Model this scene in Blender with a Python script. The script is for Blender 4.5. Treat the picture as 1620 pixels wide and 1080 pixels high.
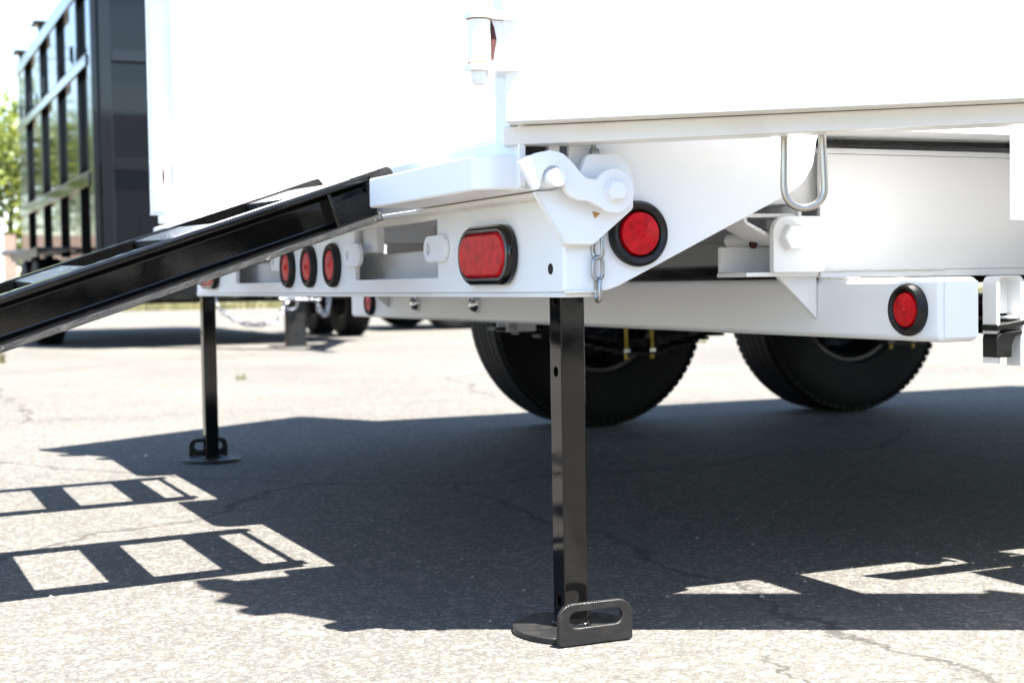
import bpy, bmesh, math, random
from mathutils import Matrix, Vector
R = math.radians
random.seed(7)
for o in list(bpy.data.objects): bpy.data.objects.remove(o)
scene = bpy.context.scene
COL = scene.collection

# ------------------------------------------------------------------ camera
D = 2.05
CAM = Vector((-.446*D, -.895*D, .24*D))
fw = Vector((.409, .912, 0)).normalized()
pitch, roll = R(2.25), R(0.9)
f = fw*math.cos(pitch) - Vector((0, 0, 1))*math.sin(pitch)
r0 = f.cross(Vector((0, 0, 1))).normalized(); u0 = r0.cross(f)
right = r0*math.cos(roll) - u0*math.sin(roll)
upv = u0*math.cos(roll) + r0*math.sin(roll)
cd = bpy.data.cameras.new('camera'); cam = bpy.data.objects.new('camera', cd); COL.objects.link(cam)
cam.matrix_world = Matrix(((right.x, upv.x, -f.x, CAM.x), (right.y, upv.y, -f.y, CAM.y), (right.z, upv.z, -f.z, CAM.z), (0, 0, 0, 1)))
cd.sensor_width = 36; cd.lens = 2300/1620*36; cd.clip_start = .05; cd.clip_end = 2000
cd.dof.use_dof = True; cd.dof.focus_distance = 2.1; cd.dof.aperture_fstop = 7.0
scene.camera = cam

# ------------------------------------------------------------------ sky, sun, exposure
SUN = Vector((.16, -.29, 1.0)).normalized()      # towards the sun
w = bpy.data.worlds.new('World'); scene.world = w; w.use_nodes = True
nt = w.node_tree; bg = nt.nodes['Background']
sky = nt.nodes.new('ShaderNodeTexSky'); sky.sky_type = 'NISHITA'; sky.sun_disc = False; sky.dust_density = .5; sky.ozone_density = 1.3
sky.sun_elevation = math.asin(SUN.z); sky.sun_rotation = math.atan2(SUN.x, SUN.y)
nt.links.new(sky.outputs[0], bg.inputs[0]); bg.inputs[1].default_value = .06
ld = bpy.data.lights.new('sun', 'SUN'); ld.energy = 5.0; ld.angle = R(.5); ld.color = (1, .965, .91)
sun = bpy.data.objects.new('sun', ld); COL.objects.link(sun)
sun.rotation_euler = (-SUN).to_track_quat('-Z', 'Y').to_euler()
vs = scene.view_settings; vs.view_transform = 'Standard'; vs.look = 'None'; vs.exposure = 3.12; vs.gamma = 1
vs.use_curve_mapping = False
scene.cycles.max_bounces = 6; scene.cycles.diffuse_bounces = 4; scene.cycles.glossy_bounces = 3

# ------------------------------------------------------------------ material helpers
class NT:
    def __init__(s, name):
        s.m = bpy.data.materials.new(name); s.m.use_nodes = True
        s.t = s.m.node_tree; s.b = s.t.nodes['Principled BSDF']
        s.tc = s.t.nodes.new('ShaderNodeTexCoord'); s.geo = s.t.nodes.new('ShaderNodeNewGeometry')
        s.P = s.geo.outputs['Position']
    def n(s, typ, ins=None, **kw):
        nd = s.t.nodes.new('ShaderNode'+typ)
        for k, v in kw.items(): setattr(nd, k, v)
        for k, v in (ins or {}).items():
            if hasattr(v, 'is_output'): s.t.links.new(v, nd.inputs[k])
            else: nd.inputs[k].default_value = v
        return nd
    def L(s, a, b): s.t.links.new(a, b)
    def noise(s, scale, detail=3, rough=.5, vec=None, dist=0):
        return s.n('TexNoise', {'Vector': vec or s.P, 'Scale': scale, 'Detail': detail, 'Roughness': rough, 'Distortion': dist}).outputs['Fac']
    def vor(s, scale, feature='F1', vec=None, rand=1):
        return s.n('TexVoronoi', {'Vector': vec or s.P, 'Scale': scale, 'Randomness': rand}, feature=feature)
    def ramp(s, fac, stops):
        nd = s.n('ValToRGB', {'Fac': fac}); e = nd.color_ramp.elements
        while len(e) < len(stops): e.new(.5)
        for el, (p, c) in zip(e, stops):
            el.position = p; el.color = c if len(c) == 4 else (*c, 1)
        return nd.outputs['Color']
    def mix(s, fac, a, b, typ='MIX'):
        nd = s.n('Mix', data_type='RGBA', blend_type=typ)
        for i, v in ((0, fac), (6, a), (7, b)):
            if hasattr(v, 'is_output'): s.L(v, nd.inputs[i])
            else: nd.inputs[i].default_value = v if i == 0 else (*v, 1)[:4]
        return nd.outputs[2]
    def math(s, op, a, b=0.):
        nd = s.n('Math', operation=op)
        for i, v in ((0, a), (1, b)):
            if hasattr(v, 'is_output'): s.L(v, nd.inputs[i])
            else: nd.inputs[i].default_value = v
        return nd.outputs[0]
    def set(s, **kw):
        for k, v in kw.items():
            k = {'base': 'Base Color', 'rough': 'Roughness', 'metal': 'Metallic', 'coat': 'Coat Weight', 'spec': 'Specular IOR Level',
                 'coatr': 'Coat Roughness', 'trans': 'Transmission Weight', 'normal': 'Normal', 'sub': 'Subsurface Weight'}[k]
            if hasattr(v, 'is_output'): s.L(v, s.b.inputs[k])
            else: s.b.inputs[k].default_value = (*v, 1) if isinstance(v, tuple) else v
        return s
    def bump(s, h, strength, dist):
        s.L(s.n('Bump', {'Height': h, 'Strength': strength, 'Distance': dist}).outputs[0], s.b.inputs['Normal']); return s
M = {}
def white(name, dirt, col=(.80, .805, .81)):
    t = NT(name)
    k = t.ramp(t.noise(9, 5, .62), [(.60-dirt*.12, (0, 0, 0)), (.86-dirt*.12, (1, 1, 1))])
    fine = t.ramp(t.noise(140, 3, .6), [(.52, (0, 0, 0)), (.72, (1, 1, 1))])
    d = t.mix(.45, k, t.mix(1, k, fine, 'MULTIPLY'))
    c = t.mix(t.math('MULTIPLY', d, .55*dirt), col, (.50, .44, .35))
    spk = t.ramp(t.noise(420, 1, .5), [(.735, (0, 0, 0)), (.76, (1, 1, 1))])
    c = t.mix(t.math('MULTIPLY', spk, .30*dirt), c, (.22, .17, .12))
    t.set(base=c, rough=.34)
    t.bump(t.noise(230, 2), .10, .0012); return t.m
M['white'] = white('white_paint', .18)
M['dirty'] = white('stained_white_paint', .9, (.74, .73, .70))
def black(name, base, rough, peel=.25, tex=0, metal=0., spec=.42, dm=.12, dustc=(.03, .028, .026), fs=240):
    t = NT(name)
    dust = t.ramp(t.noise(55, 4, .65), [(.50, (0, 0, 0)), (.8, (1, 1, 1))])
    t.set(base=t.mix(t.math('MULTIPLY', dust, dm), (base,)*3, dustc), metal=metal, spec=spec,
          rough=t.ramp(t.noise(30, 3), [(.3, (rough*.7,)*3), (.75, (min(1, rough*1.6),)*3)]))
    h = t.math('ADD', t.noise(fs, 2), t.math('MULTIPLY', t.noise(900, 1), tex*1.6))
    t.bump(h, peel, .0012); return t.m
M['black'] = black('gloss_black_paint', .003, .06, .014)
M['bsatin'] = black('worn_black_steel', .009, .30, .5, 1., dm=.6, dustc=(.030, .024, .019), spec=.3)
M['bgrit'] = black('gritty_black_paint', .004, .20, 1., 1., spec=.35, fs=1100)
M['bsmooth'] = black('smooth_black_bodywork', .002, .03, .004, spec=.34)
M['rubber'] = black('black_rubber', .006, .40, .2, spec=.35)
def tyre_mat():
    t = NT('tyre_rubber'); d = t.ramp(t.noise(14, 5, .6), [(.42, (0, 0, 0)), (.75, (1, 1, 1))])
    t.set(base=t.mix(t.math('MULTIPLY', d, .5), (.005, .005, .0055), (.012, .011, .010)), rough=.6, spec=.15)
    t.bump(t.noise(180, 3), .25, .002); return t.m
M['tyre'] = tyre_mat()
def simple(name, base, rough, metal=0., **kw):
    t = NT(name); k = t.noise(25, 4)
    c = t.mix(k, tuple(x*.82 for x in base), tuple(min(1, x*1.12) for x in base))
    t.set(base=c, rough=t.ramp(k, [(.3, (rough*.75,)*3), (.7, (min(1, rough*1.3),)*3)]), metal=metal, **kw)
    t.bump(t.noise(300, 2), .08, .001); return t.m
M['chrome'] = simple('chrome', (.72, .72, .74), .10, 1.)
M['zinc'] = simple('zinc_plated_steel', (.36, .365, .38), .28, 1.)
M['steel'] = simple('bare_steel_bar', (.50, .47, .43), .32, 1.)
M['yellow'] = simple('yellow_zinc', (.24, .185, .035), .35, .9)
M['rust'] = simple('rust_primer', (.055, .010, .008), .8)
M['rustpale'] = simple('pale_rust', (.45, .22, .07), .85)
M['rim'] = simple('dark_wheel_rim', (.005, .0055, .009), .3, .2)
M['bark'] = simple('bark', (.11, .085, .06), .9)
M['brownedge'] = simple('tan_rail_sheen', (.30, .245, .19), .5)  # tan carries the sunlit ground reflected in the black rails
def lens_mat():
    t = NT('red_lens'); sp = t.n('SeparateXYZ', {0: t.P})
    a = t.math('SINE', t.math('MULTIPLY', t.math('ADD', sp.outputs[0], sp.outputs[1]), 1500.))
    c_ = t.math('SINE', t.math('MULTIPLY', sp.outputs[2], 1500.))
    g = t.math('MULTIPLY', a, c_)                                   # moulded prism grid
    n = t.noise(70, 3, .6)
    k = t.math('ADD', t.math('MULTIPLY', g, .13), t.math('MULTIPLY', n, .9))
    c = t.ramp(k, [(.12, (.16, .001, .0025)), (.45, (.50, .0035, .008)), (.80, (.76, .010, .017))])
    t.set(base=c, rough=.20, spec=.12, coat=.12, coatr=.02)
    t.bump(t.math('ADD', g, t.math('MULTIPLY', n, 1.5)), .35, .0015); return t.m
M['lens'] = lens_mat()
def clear():
    t = NT('clear_plastic_lip'); t.set(base=(.10, .095, .095), rough=.12, coat=.6); return t.m
M['lip'] = clear()
def diamond():
    t = NT('white_diamond_plate')
    mp = t.n('Mapping', {'Vector': t.P, 'Rotation': (0, R(45), 0)}).outputs[0]
    ch = t.vor(55, vec=mp, rand=.15).outputs['Distance']
    t.set(base=(.78, .785, .79), rough=.35); t.bump(t.ramp(ch, [(.2, (1,)*3), (.5, (0,)*3)]), .18, .002); return t.m
M['diamond'] = diamond()
def asphalt():
    t = NT('weathered_asphalt')
    sc = t.n('VectorMath', {0: t.n('TexNoise', {'Vector': t.P, 'Scale': 2.4, 'Detail': 5., 'Roughness': .62}).outputs['Color'], 1: (.34, .34, 0)}, operation='MULTIPLY')
    wpos = t.n('VectorMath', {0: t.P, 1: sc.outputs[0]}, operation='ADD').outputs[0]
    st = t.vor(210); grain = t.n('SeparateColor', {'Color': st.outputs['Color']}).outputs[0]
    st2 = t.vor(70); grain2 = t.n('SeparateColor', {'Color': st2.outputs['Color']}).outputs[1]
    g = t.ramp(grain, [(0, (.078, .077, .075)), (.4, (.104, .1025, .099)), (.8, (.127, .1245, .1185)), (.92, (.20, .195, .185)), (.99, (.27, .262, .248))])
    big = t.ramp(grain2, [(.84, (0, 0, 0)), (.92, (1, 1, 1))])
    g = t.mix(t.math('MULTIPLY', big, .55), g, (.23, .215, .195))
    pit = t.ramp(t.noise(330, 2, .6), [(.30, (.35,)*3), (.47, (1,)*3)])
    g = t.mix(.6, g, pit, 'MULTIPLY')
    patch = t.ramp(t.noise(.55, 5, .6), [(.3, (.76, .755, .75)), (.7, (1.14, 1.12, 1.085))])
    g = t.mix(1, g, patch, 'MULTIPLY')
    stain = t.ramp(t.noise(1.7, 5, .6), [(.60, (1,)*3), (.78, (.62, .61, .60))])
    g = t.mix(.8, g, stain, 'MULTIPLY')
    e = t.vor(.42, 'DISTANCE_TO_EDGE', vec=wpos).outputs['Distance']
    e2 = t.vor(1.9, 'DISTANCE_TO_EDGE', vec=wpos).outputs['Distance']
    mk = t.ramp(t.noise(.8, 3), [(.57, (0,)*3), (.64, (1,)*3)])
    jag = t.math('MULTIPLY', t.noise(60, 2), .0022)
    c1 = t.ramp(t.math('SUBTRACT', e, jag), [(.0, (1,)*3), (.0008, (0,)*3)])
    c2 = t.mix(1, t.ramp(t.math('SUBTRACT', e2, t.math('MULTIPLY', jag, 1.6)), [(.0, (1,)*3), (.0014, (0,)*3)]), mk, 'MULTIPLY')
    cr = t.math('MAXIMUM', c1, c2)
    g = t.mix(t.math('MULTIPLY', cr, .7), g, (.022, .020, .018))
    g = t.mix(1, g, (.565, .543, .505), 'MULTIPLY')
    t.set(base=g, rough=.88, spec=.3)
    h = t.math('ADD', t.math('MULTIPLY', st.outputs['Distance'], -.7), t.math('MULTIPLY', t.noise(330, 1, .6), .8))
    t.bump(h, .8, .003); return t.m
M['asphalt'] = asphalt()
def soil():
    t = NT('dry_grass_ground')
    c = t.ramp(t.noise(.5, 6, .65), [(.3, (.10, .10, .04)), (.5, (.15, .135, .08)), (.72, (.19, .165, .12))])
    t.set(base=c, rough=.95); t.bump(t.noise(8, 5, .7), .8, .05); return t.m
M['soil'] = soil()
def leafm(name, a, b):
    t = NT(name); oi = t.noise(1.6, 3); t.set(base=t.mix(t.ramp(oi, [(.35, (0,)*3), (.65, (1,)*3)]), a, b), rough=.55)
    t.b.inputs['Transmission Weight'].default_value = 0
    tr = t.n('BsdfTranslucent', {'Color': (*[min(1, x*1.5) for x in b], 1)}); mx = t.n('MixShader', {0: .35})
    t.L(t.b.outputs[0], mx.inputs[1]); t.L(tr.outputs[0], mx.inputs[2])
    t.L(mx.outputs[0], t.t.nodes['Material Output'].inputs['Surface']); return t.m
M['leafA'] = leafm('leaves_yellow_green', (.075, .115, .018), (.14, .16, .03))
M['leafB'] = leafm('leaves_mid_green', (.040, .075, .014), (.085, .12, .022))
M['grass'] = leafm('grass_blades', (.07, .085, .02), (.15, .13, .06))
def brick():
    t = NT('brick_wall')
    b = t.n('TexBrick', {'Vector': t.n('Mapping', {'Vector': t.P, 'Rotation': (R(90), 0, 0)}).outputs[0], 'Color1': (.15, .085, .06, 1), 'Color2': (.12, .07, .052, 1), 'Mortar': (.33, .30, .27, 1), 'Scale': 4.})
    t.set(base=b.outputs[0], rough=.9); return t.m
M['brick'] = brick()
M['conc'] = simple('pale_concrete', (.42, .41, .39), .9)
M['wood'] = simple('pole_wood', (.12, .09, .065), .9)

# ------------------------------------------------------------------ geometry helpers
def BM(): return bmesh.new()
def bx(bm, lo, hi, bev=0., mx=None, seg=2):
    b = bmesh.new(); bmesh.ops.create_cube(b, size=1)
    for v in b.verts:
        v.co = Vector([(lo[i]+hi[i])/2 + v.co[i]*(hi[i]-lo[i]) for i in range(3)])
    if bev: bmesh.ops.bevel(b, geom=list(b.edges), offset=bev, segments=seg, profile=.5, affect='EDGES')
    join(bm, b, mx)
def join(bm, b, mx=None):
    if mx is not None: b.transform(mx)
    me = bpy.data.meshes.new('t'); b.to_mesh(me); b.free(); bm.from_mesh(me); bpy.data.meshes.remove(me)
def frame(p0, p1):
    d = (p1-p0).normalized(); a = Vector((0, 0, 1)) if abs(d.z) < .9 else Vector((1, 0, 0))
    x = d.cross(a).normalized(); return x, d.cross(x)
def tube(bm, pts, r, n=10, closed=False, caps=True):
    pts = [Vector(p) for p in pts]; rings = []; N = len(pts); px = None
    rr = r if isinstance(r, (list, tuple)) else [r]*N
    for i, p in enumerate(pts):
        a = pts[i-1] if (i > 0 or closed) else p; b = pts[(i+1) % N] if (i < N-1 or closed) else p
        d = (b-a).normalized()
        if px is None: x, y = frame(a, b)
        else:
            x = (px - d*px.dot(d)).normalized(); y = d.cross(x)
        px = x
        rings.append([bm.verts.new(p + (x*math.cos(2*math.pi*k/n) + y*math.sin(2*math.pi*k/n))*rr[i]) for k in range(n)])
    for i in range(N if closed else N-1):
        A, B = rings[i], rings[(i+1) % N]
        off = 0
        if closed and i == N-1: off = min(range(n), key=lambda o: (A[0].co-B[o].co).length)
        for k in range(n):
            bm.faces.new((A[k], A[(k+1) % n], B[(k+1+off) % n], B[(k+off) % n]))
    if caps and not closed: bm.faces.new(rings[0][::-1]); bm.faces.new(rings[-1])
def cyl(bm, p0, p1, r, n=24, bev=0.):
    p0, p1 = Vector(p0), Vector(p1); L = (p1-p0).length; d = (p1-p0).normalized()
    if bev: tube(bm, [p0, p0+d*1e-5, p0+d*bev, p1-d*bev, p1-d*1e-5, p1], [r-bev, r-bev, r, r, r-bev, r-bev], n)
    else: tube(bm, [p0, p1], r, n)
def lathe(bm, prof, org, axis, n=48, xdir=None):
    """prof: (radius, offset along axis); closed with caps where the radius is 0"""
    org = Vector(org); ax = Vector(axis).normalized(); x, y = frame(Vector((0, 0, 0)), ax)
    rings = []
    for r, h in prof:
        if r < 1e-6: rings.append([bm.verts.new(org+ax*h)])
        else: rings.append([bm.verts.new(org+ax*h+(x*math.cos(2*math.pi*k/n)+y*math.sin(2*math.pi*k/n))*r) for k in range(n)])
    for A, B in zip(rings, rings[1:]):
        for k in range(n):
            if len(A) == 1 and len(B) == 1: break
            if len(A) == 1: bm.faces.new((A[0], B[k], B[(k+1) % n]))
            elif len(B) == 1: bm.faces.new((A[k], A[(k+1) % n], B[0]))
            else: bm.faces.new((A[k], A[(k+1) % n], B[(k+1) % n], B[k]))
def fillet(pts, r, n=5):
    out = []; N = len(pts); rs = r if isinstance(r, (list, tuple)) else [r]*N
    for i in range(N):
        p = Vector(pts[i]).to_2d(); a = Vector(pts[i-1]).to_2d()-p; b = Vector(pts[(i+1) % N]).to_2d()-p
        if rs[i] <= 0: out.append(p); continue
        an = a.angle(b, 0); 
        if an < .05 or an > 3.1: out.append(p); continue
        t = min(rs[i]/math.tan(an/2), a.length*.49, b.length*.49); rad = t*math.tan(an/2)
        c = p + (a.normalized()+b.normalized()).normalized()*(rad/math.sin(an/2))
        s = p+a.normalized()*t - c; e = p+b.normalized()*t - c
        a0 = math.atan2(s.y, s.x); da = (math.atan2(e.y, e.x)-a0+math.pi) % (2*math.pi)-math.pi
        out += [c+Vector((math.cos(a0+da*k/n), math.sin(a0+da*k/n)))*rad for k in range(n+1)]
    return out
def circ(cx, cy, r, n=24): return [(cx+r*math.cos(2*math.pi*k/n), cy+r*math.sin(2*math.pi*k/n)) for k in range(n)]
def rect(a0, a1, b0, b1, r=0.): 
    p = [(a0, b0), (a1, b0), (a1, b1), (a0, b1)]; return fillet(p, r) if r else p
def XZ(y): return Matrix(((1, 0, 0, 0), (0, 0, -1, y), (0, 1, 0, 0), (0, 0, 0, 1)))      # normal -Y
def YZ(x): return Matrix(((0, 0, 1, x), (1, 0, 0, 0), (0, 1, 0, 0), (0, 0, 0, 1)))       # normal +X
def XY(z): return Matrix.Translation((0, 0, z))
def plate(bm, outlines, t, mx, bev=.001):
    cu = bpy.data.curves.new('c', 'CURVE'); cu.dimensions = '2D'; cu.fill_mode = 'BOTH'
    cu.extrude = max(t/2-bev, 1e-5); cu.bevel_depth = bev; cu.offset = -bev; cu.bevel_resolution = 0
    for pts in outlines:
        sp = cu.splines.new('POLY'); sp.points.add(len(pts)-1); sp.use_cyclic_u = True
        for q, p in zip(sp.points, pts): q.co = (p[0], p[1], 0, 1)
    o = bpy.data.objects.new('c', cu); COL.objects.link(o)
    dg = bpy.context.evaluated_depsgraph_get()
    me = bpy.data.meshes.new_from_object(o.evaluated_get(dg)); me.transform(mx)
    bm.from_mesh(me); bpy.data.meshes.remove(me); bpy.data.objects.remove(o); bpy.data.curves.remove(cu)
ORG = Vector((0, 0, 0))
def obj(name, bm, mat, parent=None, smooth=35, org=None):
    """org: the world position of the thing this mesh belongs to; vertices are given in world coordinates"""
    o_ = ORG if org is None else Vector(org)
    bmesh.ops.translate(bm, verts=list(bm.verts), vec=-o_)
    bmesh.ops.recalc_face_normals(bm, faces=list(bm.faces))
    me = bpy.data.meshes.new(name); bm.to_mesh(me); bm.free()
    me.materials.append(M[mat] if isinstance(mat, str) else mat)
    if smooth: me.shade_smooth(); me.set_sharp_from_angle(angle=R(smooth))
    o = bpy.data.objects.new(name, me); COL.objects.link(o)
    if smooth and len(me.polygons) < 4000:
        wn = o.modifiers.new('weighted', 'WEIGHTED_NORMAL'); wn.keep_sharp = True; wn.weight = 70
    if parent: o.parent = parent
    elif org is not None: o.location = o_
    return o
def tag(o, label=None, cat=None, group=None, kind=None):
    for k, v in (('label', label), ('category', cat), ('group', group), ('kind', kind)):
        if v: o[k] = v
    return o
def empty(name, loc, label=None, cat=None, group=None):
    global ORG
    o = bpy.data.objects.new(name, None); o.empty_display_size = .1; COL.objects.link(o); o.location = loc
    ORG = Vector(loc); return tag(o, label, cat, group)
def copy_tree(o, parent=None):
    c = o.copy(); COL.objects.link(c); c.parent = parent
    for ch in [x for x in list(o.children)]: copy_tree(ch, c)
    return c

# ------------------------------------------------------------------ ground
b = BM(); bmesh.ops.create_grid(b, x_segments=1, y_segments=1, size=600)
tag(obj('ground', b, 'soil'), kind='structure')
b = BM()
edge = []
for i in range(60):
    x = -60+i*2.2; edge.append((x, 33.0+random.uniform(-.35, .35)))
pts = [(-60, -45), (70, -45)] + [(x, y) for x, y in edge[::-1]]
plate(b, [pts], .008, XY(0.0), .0005)
for v in b.verts: v.co.z -= .004 - .0   # top face at z = 0
tag(obj('asphalt_lot', b, 'asphalt', smooth=0), kind='structure')
bpy.data.objects['ground'].location.z = -.012

# ------------------------------------------------------------------ white dump trailer
T = empty('dump_trailer', (1.4, 1.155, 0), 'white dump trailer with open rear doors standing on two black support legs', 'trailer')
YC = 1.155                                   # centre line; mirror of y is 2*YC - y
def mir(y): return 2*YC-y
# rear frame plate with its two openings and pin holes
b = BM()
plate(b, [rect(-.032, mir(-.032), .480, .611, .004), rect(.44, .885, .505, .602, .004), rect(mir(.885), mir(.44), .505, .602, .004),
          circ(.016, .512, .0075, 16), circ(mir(.016), .512, .0075, 16)], .010, YZ(-.023), .0012)
rear = obj('rear_frame_plate', b, 'white', T)
b = BM(); bx(b, (-.0285, -.034, .4725), (.03, mir(-.034), .4795), .0015); obj('bottom_flange', b, 'dirty', T)
b = BM(); bx(b, (-.062, -.03, .6115), (-.012, mir(-.03), .6185), .0015); obj('sill_plate', b, 'dirty', T)
for lo, hi in ((-.032, .437), (.955, mir(.955)), (mir(.437), mir(-.032))):
    b = BM(); plate(b, [fillet([(-.15, lo), (-.034, lo), (-.034, hi), (-.15, hi)], [.03, 0, 0, .012])], .047, XY(.6435), .0025)
    obj('ramp_stop', b, 'white', T)
b = BM(); bx(b, (-.045, -.03, .667), (-.028, mir(-.03), .7035), .002); obj('threshold_strip', b, 'white', T)
# bed
b = BM(); bx(b, (-.028, -.026, .7045), (.400, mir(-.026), .7115)); obj('bed_floor', b, 'white', T)
b = BM(); bx(b, (.4005, -.026, .7210), (4.3, mir(-.026), .7280)); obj('bed_floor', b, 'white', T)
for s in (0, 1):
    b = BM(); y0, y1 = (-.034, -.0265) if not s else (mir(-.0265), mir(-.034))
    plate(b, [[(-.028, .703), (.398, .703), (.402, .7175), (4.3, .7195), (4.3, 1.95), (-.028, 1.95)]], .0075, XZ((y0+y1)/2), .0006); obj('bed_side_wall', b, 'white', T)
    b = BM(); bx(b, (-.028, min(y0, y1)-.028, 1.945), (4.3, max(y0, y1)+.028, 2.005), .006); obj('top_rail', b, 'white', T)
    for k in range(6):
        x = .95+k*.6; b = BM(); ya, yb = (-.075, -.0335) if not s else (mir(-.0335), mir(-.075))
        bx(b, (x, ya, .76), (x+.08, yb, 1.945), .003); obj('side_stake', b, 'white', T)
b = BM(); bx(b, (4.3, -.03, .703), (4.31, mir(-.03), 2.1), .001); obj('bed_front_wall', b, 'white', T)
for y0, y1 in ((-.05, -.012), (mir(-.012), mir(-.05))):
    b = BM(); bx(b, (.95, y0, 2.0055), (4.3, y1, 2.98), .004); obj('added_shadow_board', b, 'white', T)  # unseen boards, added to push the ground shadow edge further out
# corner posts
for s in (0, 1):
    b = BM(); ya, yb = (-.042, .038) if not s else (mir(.038), mir(-.042))
    plate(b, [fillet([(ya, .6195), (yb, .6195), (yb, 2.0), (ya, 2.0)], [.012, .012, 0, 0])], .010, YZ(-.0905), .001)
    yi = yb-.008 if not s else ya; bx(b, (-.0855, yi, .669), (-.046, yi+.008, 2.0), .001)
    obj('corner_post', b, 'white', T)
    b = BM(); yy = -.026 if not s else mir(-.026)-.02
    bx(b, (-.083, yy, .6205), (-.048, yy+.02, .712), .003); obj('gap_dark_bumper', b, 'rubber', T)  # black bumper enlarged to give the gap behind the post its dark
# side gusset plates below the bed
gp = [(-.016, .4815), (.040, .4815), (.060, .488), (.34, .616), (.372, .635), (.390, .662), (.397, .7025), (-.016, .7025)]
for y in (-.030, mir(-.030)):
    b = BM(); plate(b, [fillet(gp, [0, .02, .02, .05, .03, .03, 0, 0])], .008, XZ(y), .001); obj('side_plate', b, 'white', T)
# leg sockets
for y in (0, 2*YC):
    b = BM(); plate(b, [rect(-.0285, .028, y-.0385, y+.0335, .006), rect(-.0255, .0135, y-.0195, y+.0195, .003)], .066, XY(.5135), .0015)
    obj('leg_socket', b, 'white', T)
for y in (.004, 2*YC-.004):
    b = BM(); cyl(b, (-.0283, y, .5125), (-.0292, y, .5125), .0078, 20); obj('dark_hole_disc', b, 'rubber', T)  # black disc stands for the darkness inside the hole
# cross members under the bed
for x, z0, z1 in ((.045, .618, .7035), (.30, .635, .7035)):
    b = BM(); bx(b, (x, .0, z0), (x+.05, 2*YC, z1), .004); obj('cross_member', b, 'white', T)
b = BM(); bx(b, (.028, .10, .500), (.068, mir(.10), .556), .006); obj('inner_tube', b, 'white', T)
for y in (.80, 1.32, mir(1.32)+.35, mir(.80)-.06):
    b = BM(); bx(b, (-.012, y, .557), (.004, y+.09, .6105), .002); obj('stiffener', b, 'white', T)
for y in (.125, mir(.125)-.06):
    b = BM(); bx(b, (.36, y, .612), (4.2, y+.06, .7035), .006); obj('bed_rail', b, 'white', T)
for k in range(5):
    b = BM(); x = .62+k*.7; bx(b, (x, .19, .63), (x+.045, mir(.19), .7035), .003); obj('cross_member', b, 'white', T)
# lugs on the rear plate
for y, sg in ((.455, 1), (.90, 1), (1.46, 1)):
    b = BM()
    o = fillet([(y-.07, .531), (y+.03, .531), (y+.03, .575), (y-.07, .575)], .0215, 8)
    plate(b, [o, circ(y+.010, .553, .0098, 18)], .008, YZ(-.0325), .0008); obj('tie_lug', b, 'white', T)

# lights ---------------------------------------------------------------
def round_light(p, axis, rg, rl, mat='lens', name='marker_light'):
    """black rubber grommet with a domed red lens"""
    b = BM(); ax = Vector(axis).normalized()
    lathe(b, [(rg*.98, 0), (rg, .004), (rg*.985, .009), (rg*.90, .0145), (rg*.80, .0145), (rl*1.02, .008), (rl*1.0, .004)], p, ax, 56)
    g = obj(name, b, 'rubber', T, 50)
    b = BM(); h = .004
    lathe(b, [(rl, h), (rl*.99, .0095), (rl*.94, .0125), (rl*.55, .0140), (rl*.18, .0146), (rl*.13, .0165), (0, .0168)], p, ax, 48)
    obj('lens', b, mat, g, 40); return g
round_light((.0884, -.034, .5603), (0, -1, 0), .0465, .031)
round_light((.0884, mir(-.034), .5603), (0, 1, 0), .0465, .031)
for y in (1.018, 1.185, 1.352): round_light((-.028, y, .5365), (-1, 0, 0), .0455, .031)
for y in (.2118, mir(.2118)+.05):
    b = BM()
    def oval(a, c): return fillet([(y-a, .5365-c), (y+a, .5365-c), (y+a, .5365+c), (y-a, .5365+c)], c*.97, 12)
    plate(b, [oval(.100, .0455), oval(.092, .0375)], .016, YZ(-.036), .004)
    g = obj('tail_light', b, 'black', T, 50)
    b = BM(); plate(b, [oval(.094, .039), oval(.089, .0345)], .006, YZ(-.0435), .001); obj('lens_rim', b, 'lip', g)
    b = BM(); plate(b, [oval(.0885, .034)], .020, YZ(-.0385), .005); obj('lens', b, 'lens', g, 50)

# doors ------------------------------------------------------------------
def door(px, py, ang, s):
    """s = +1 for the right-hand door, -1 for the left; local x along the door, local y towards the outside of the swing"""
    mx = Matrix.Translation((px, py, .71)) @ Matrix.Rotation(ang, 4, 'Z') @ Matrix.Rotation(R(-1.2 if s > 0 else 0), 4, 'Y') @ Matrix.Translation((0, 0, -.71))   # the right door rides up a little at its free end
    b = BM()
    bx(b, (.0, -.010*1, .7140), (1.225, .0, 1.72), .001, mx) if s > 0 else bx(b, (.0, .0, .7140), (1.225, .010, 1.70), .001, mx)
    d = obj('rear_door', b, 'white', T)
    q = (lambda a, c: (a, c)) if s > 0 else (lambda a, c: (-c, -a))
    def dbx(name, x0, x1, y0, y1, z0, z1, mat='white', bev=.003):
        y0, y1 = q(y0, y1); bb = BM(); bx(bb, (x0, y0, z0), (x1, y1, z1), bev, mx); return obj(name, bb, mat, d)
    dbx('door_lip', .0, 1.225, -.012, .050, .7060, .7135, 'dirty', .0015)
    dbx('bottom_rail', -.010, 1.222, .030, .080, .6790, .7055, 'dirty', .004)
    dbx('edge_channel', .0, .012, .001, .078, .7140, 1.70)
    dbx('edge_channel', 1.21, 1.224, .001, .078, .7140, 1.70)
    for z in (1.0, 1.35, 1.64): dbx('door_rib', .013, 1.209, .001, .055, z, z+.05)
    return d, mx
rd, rmx = door(-.121, -.062, R(-28.5), 1)
ld_, lmx = door(-.138, 2.40, R(33), -1)
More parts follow.
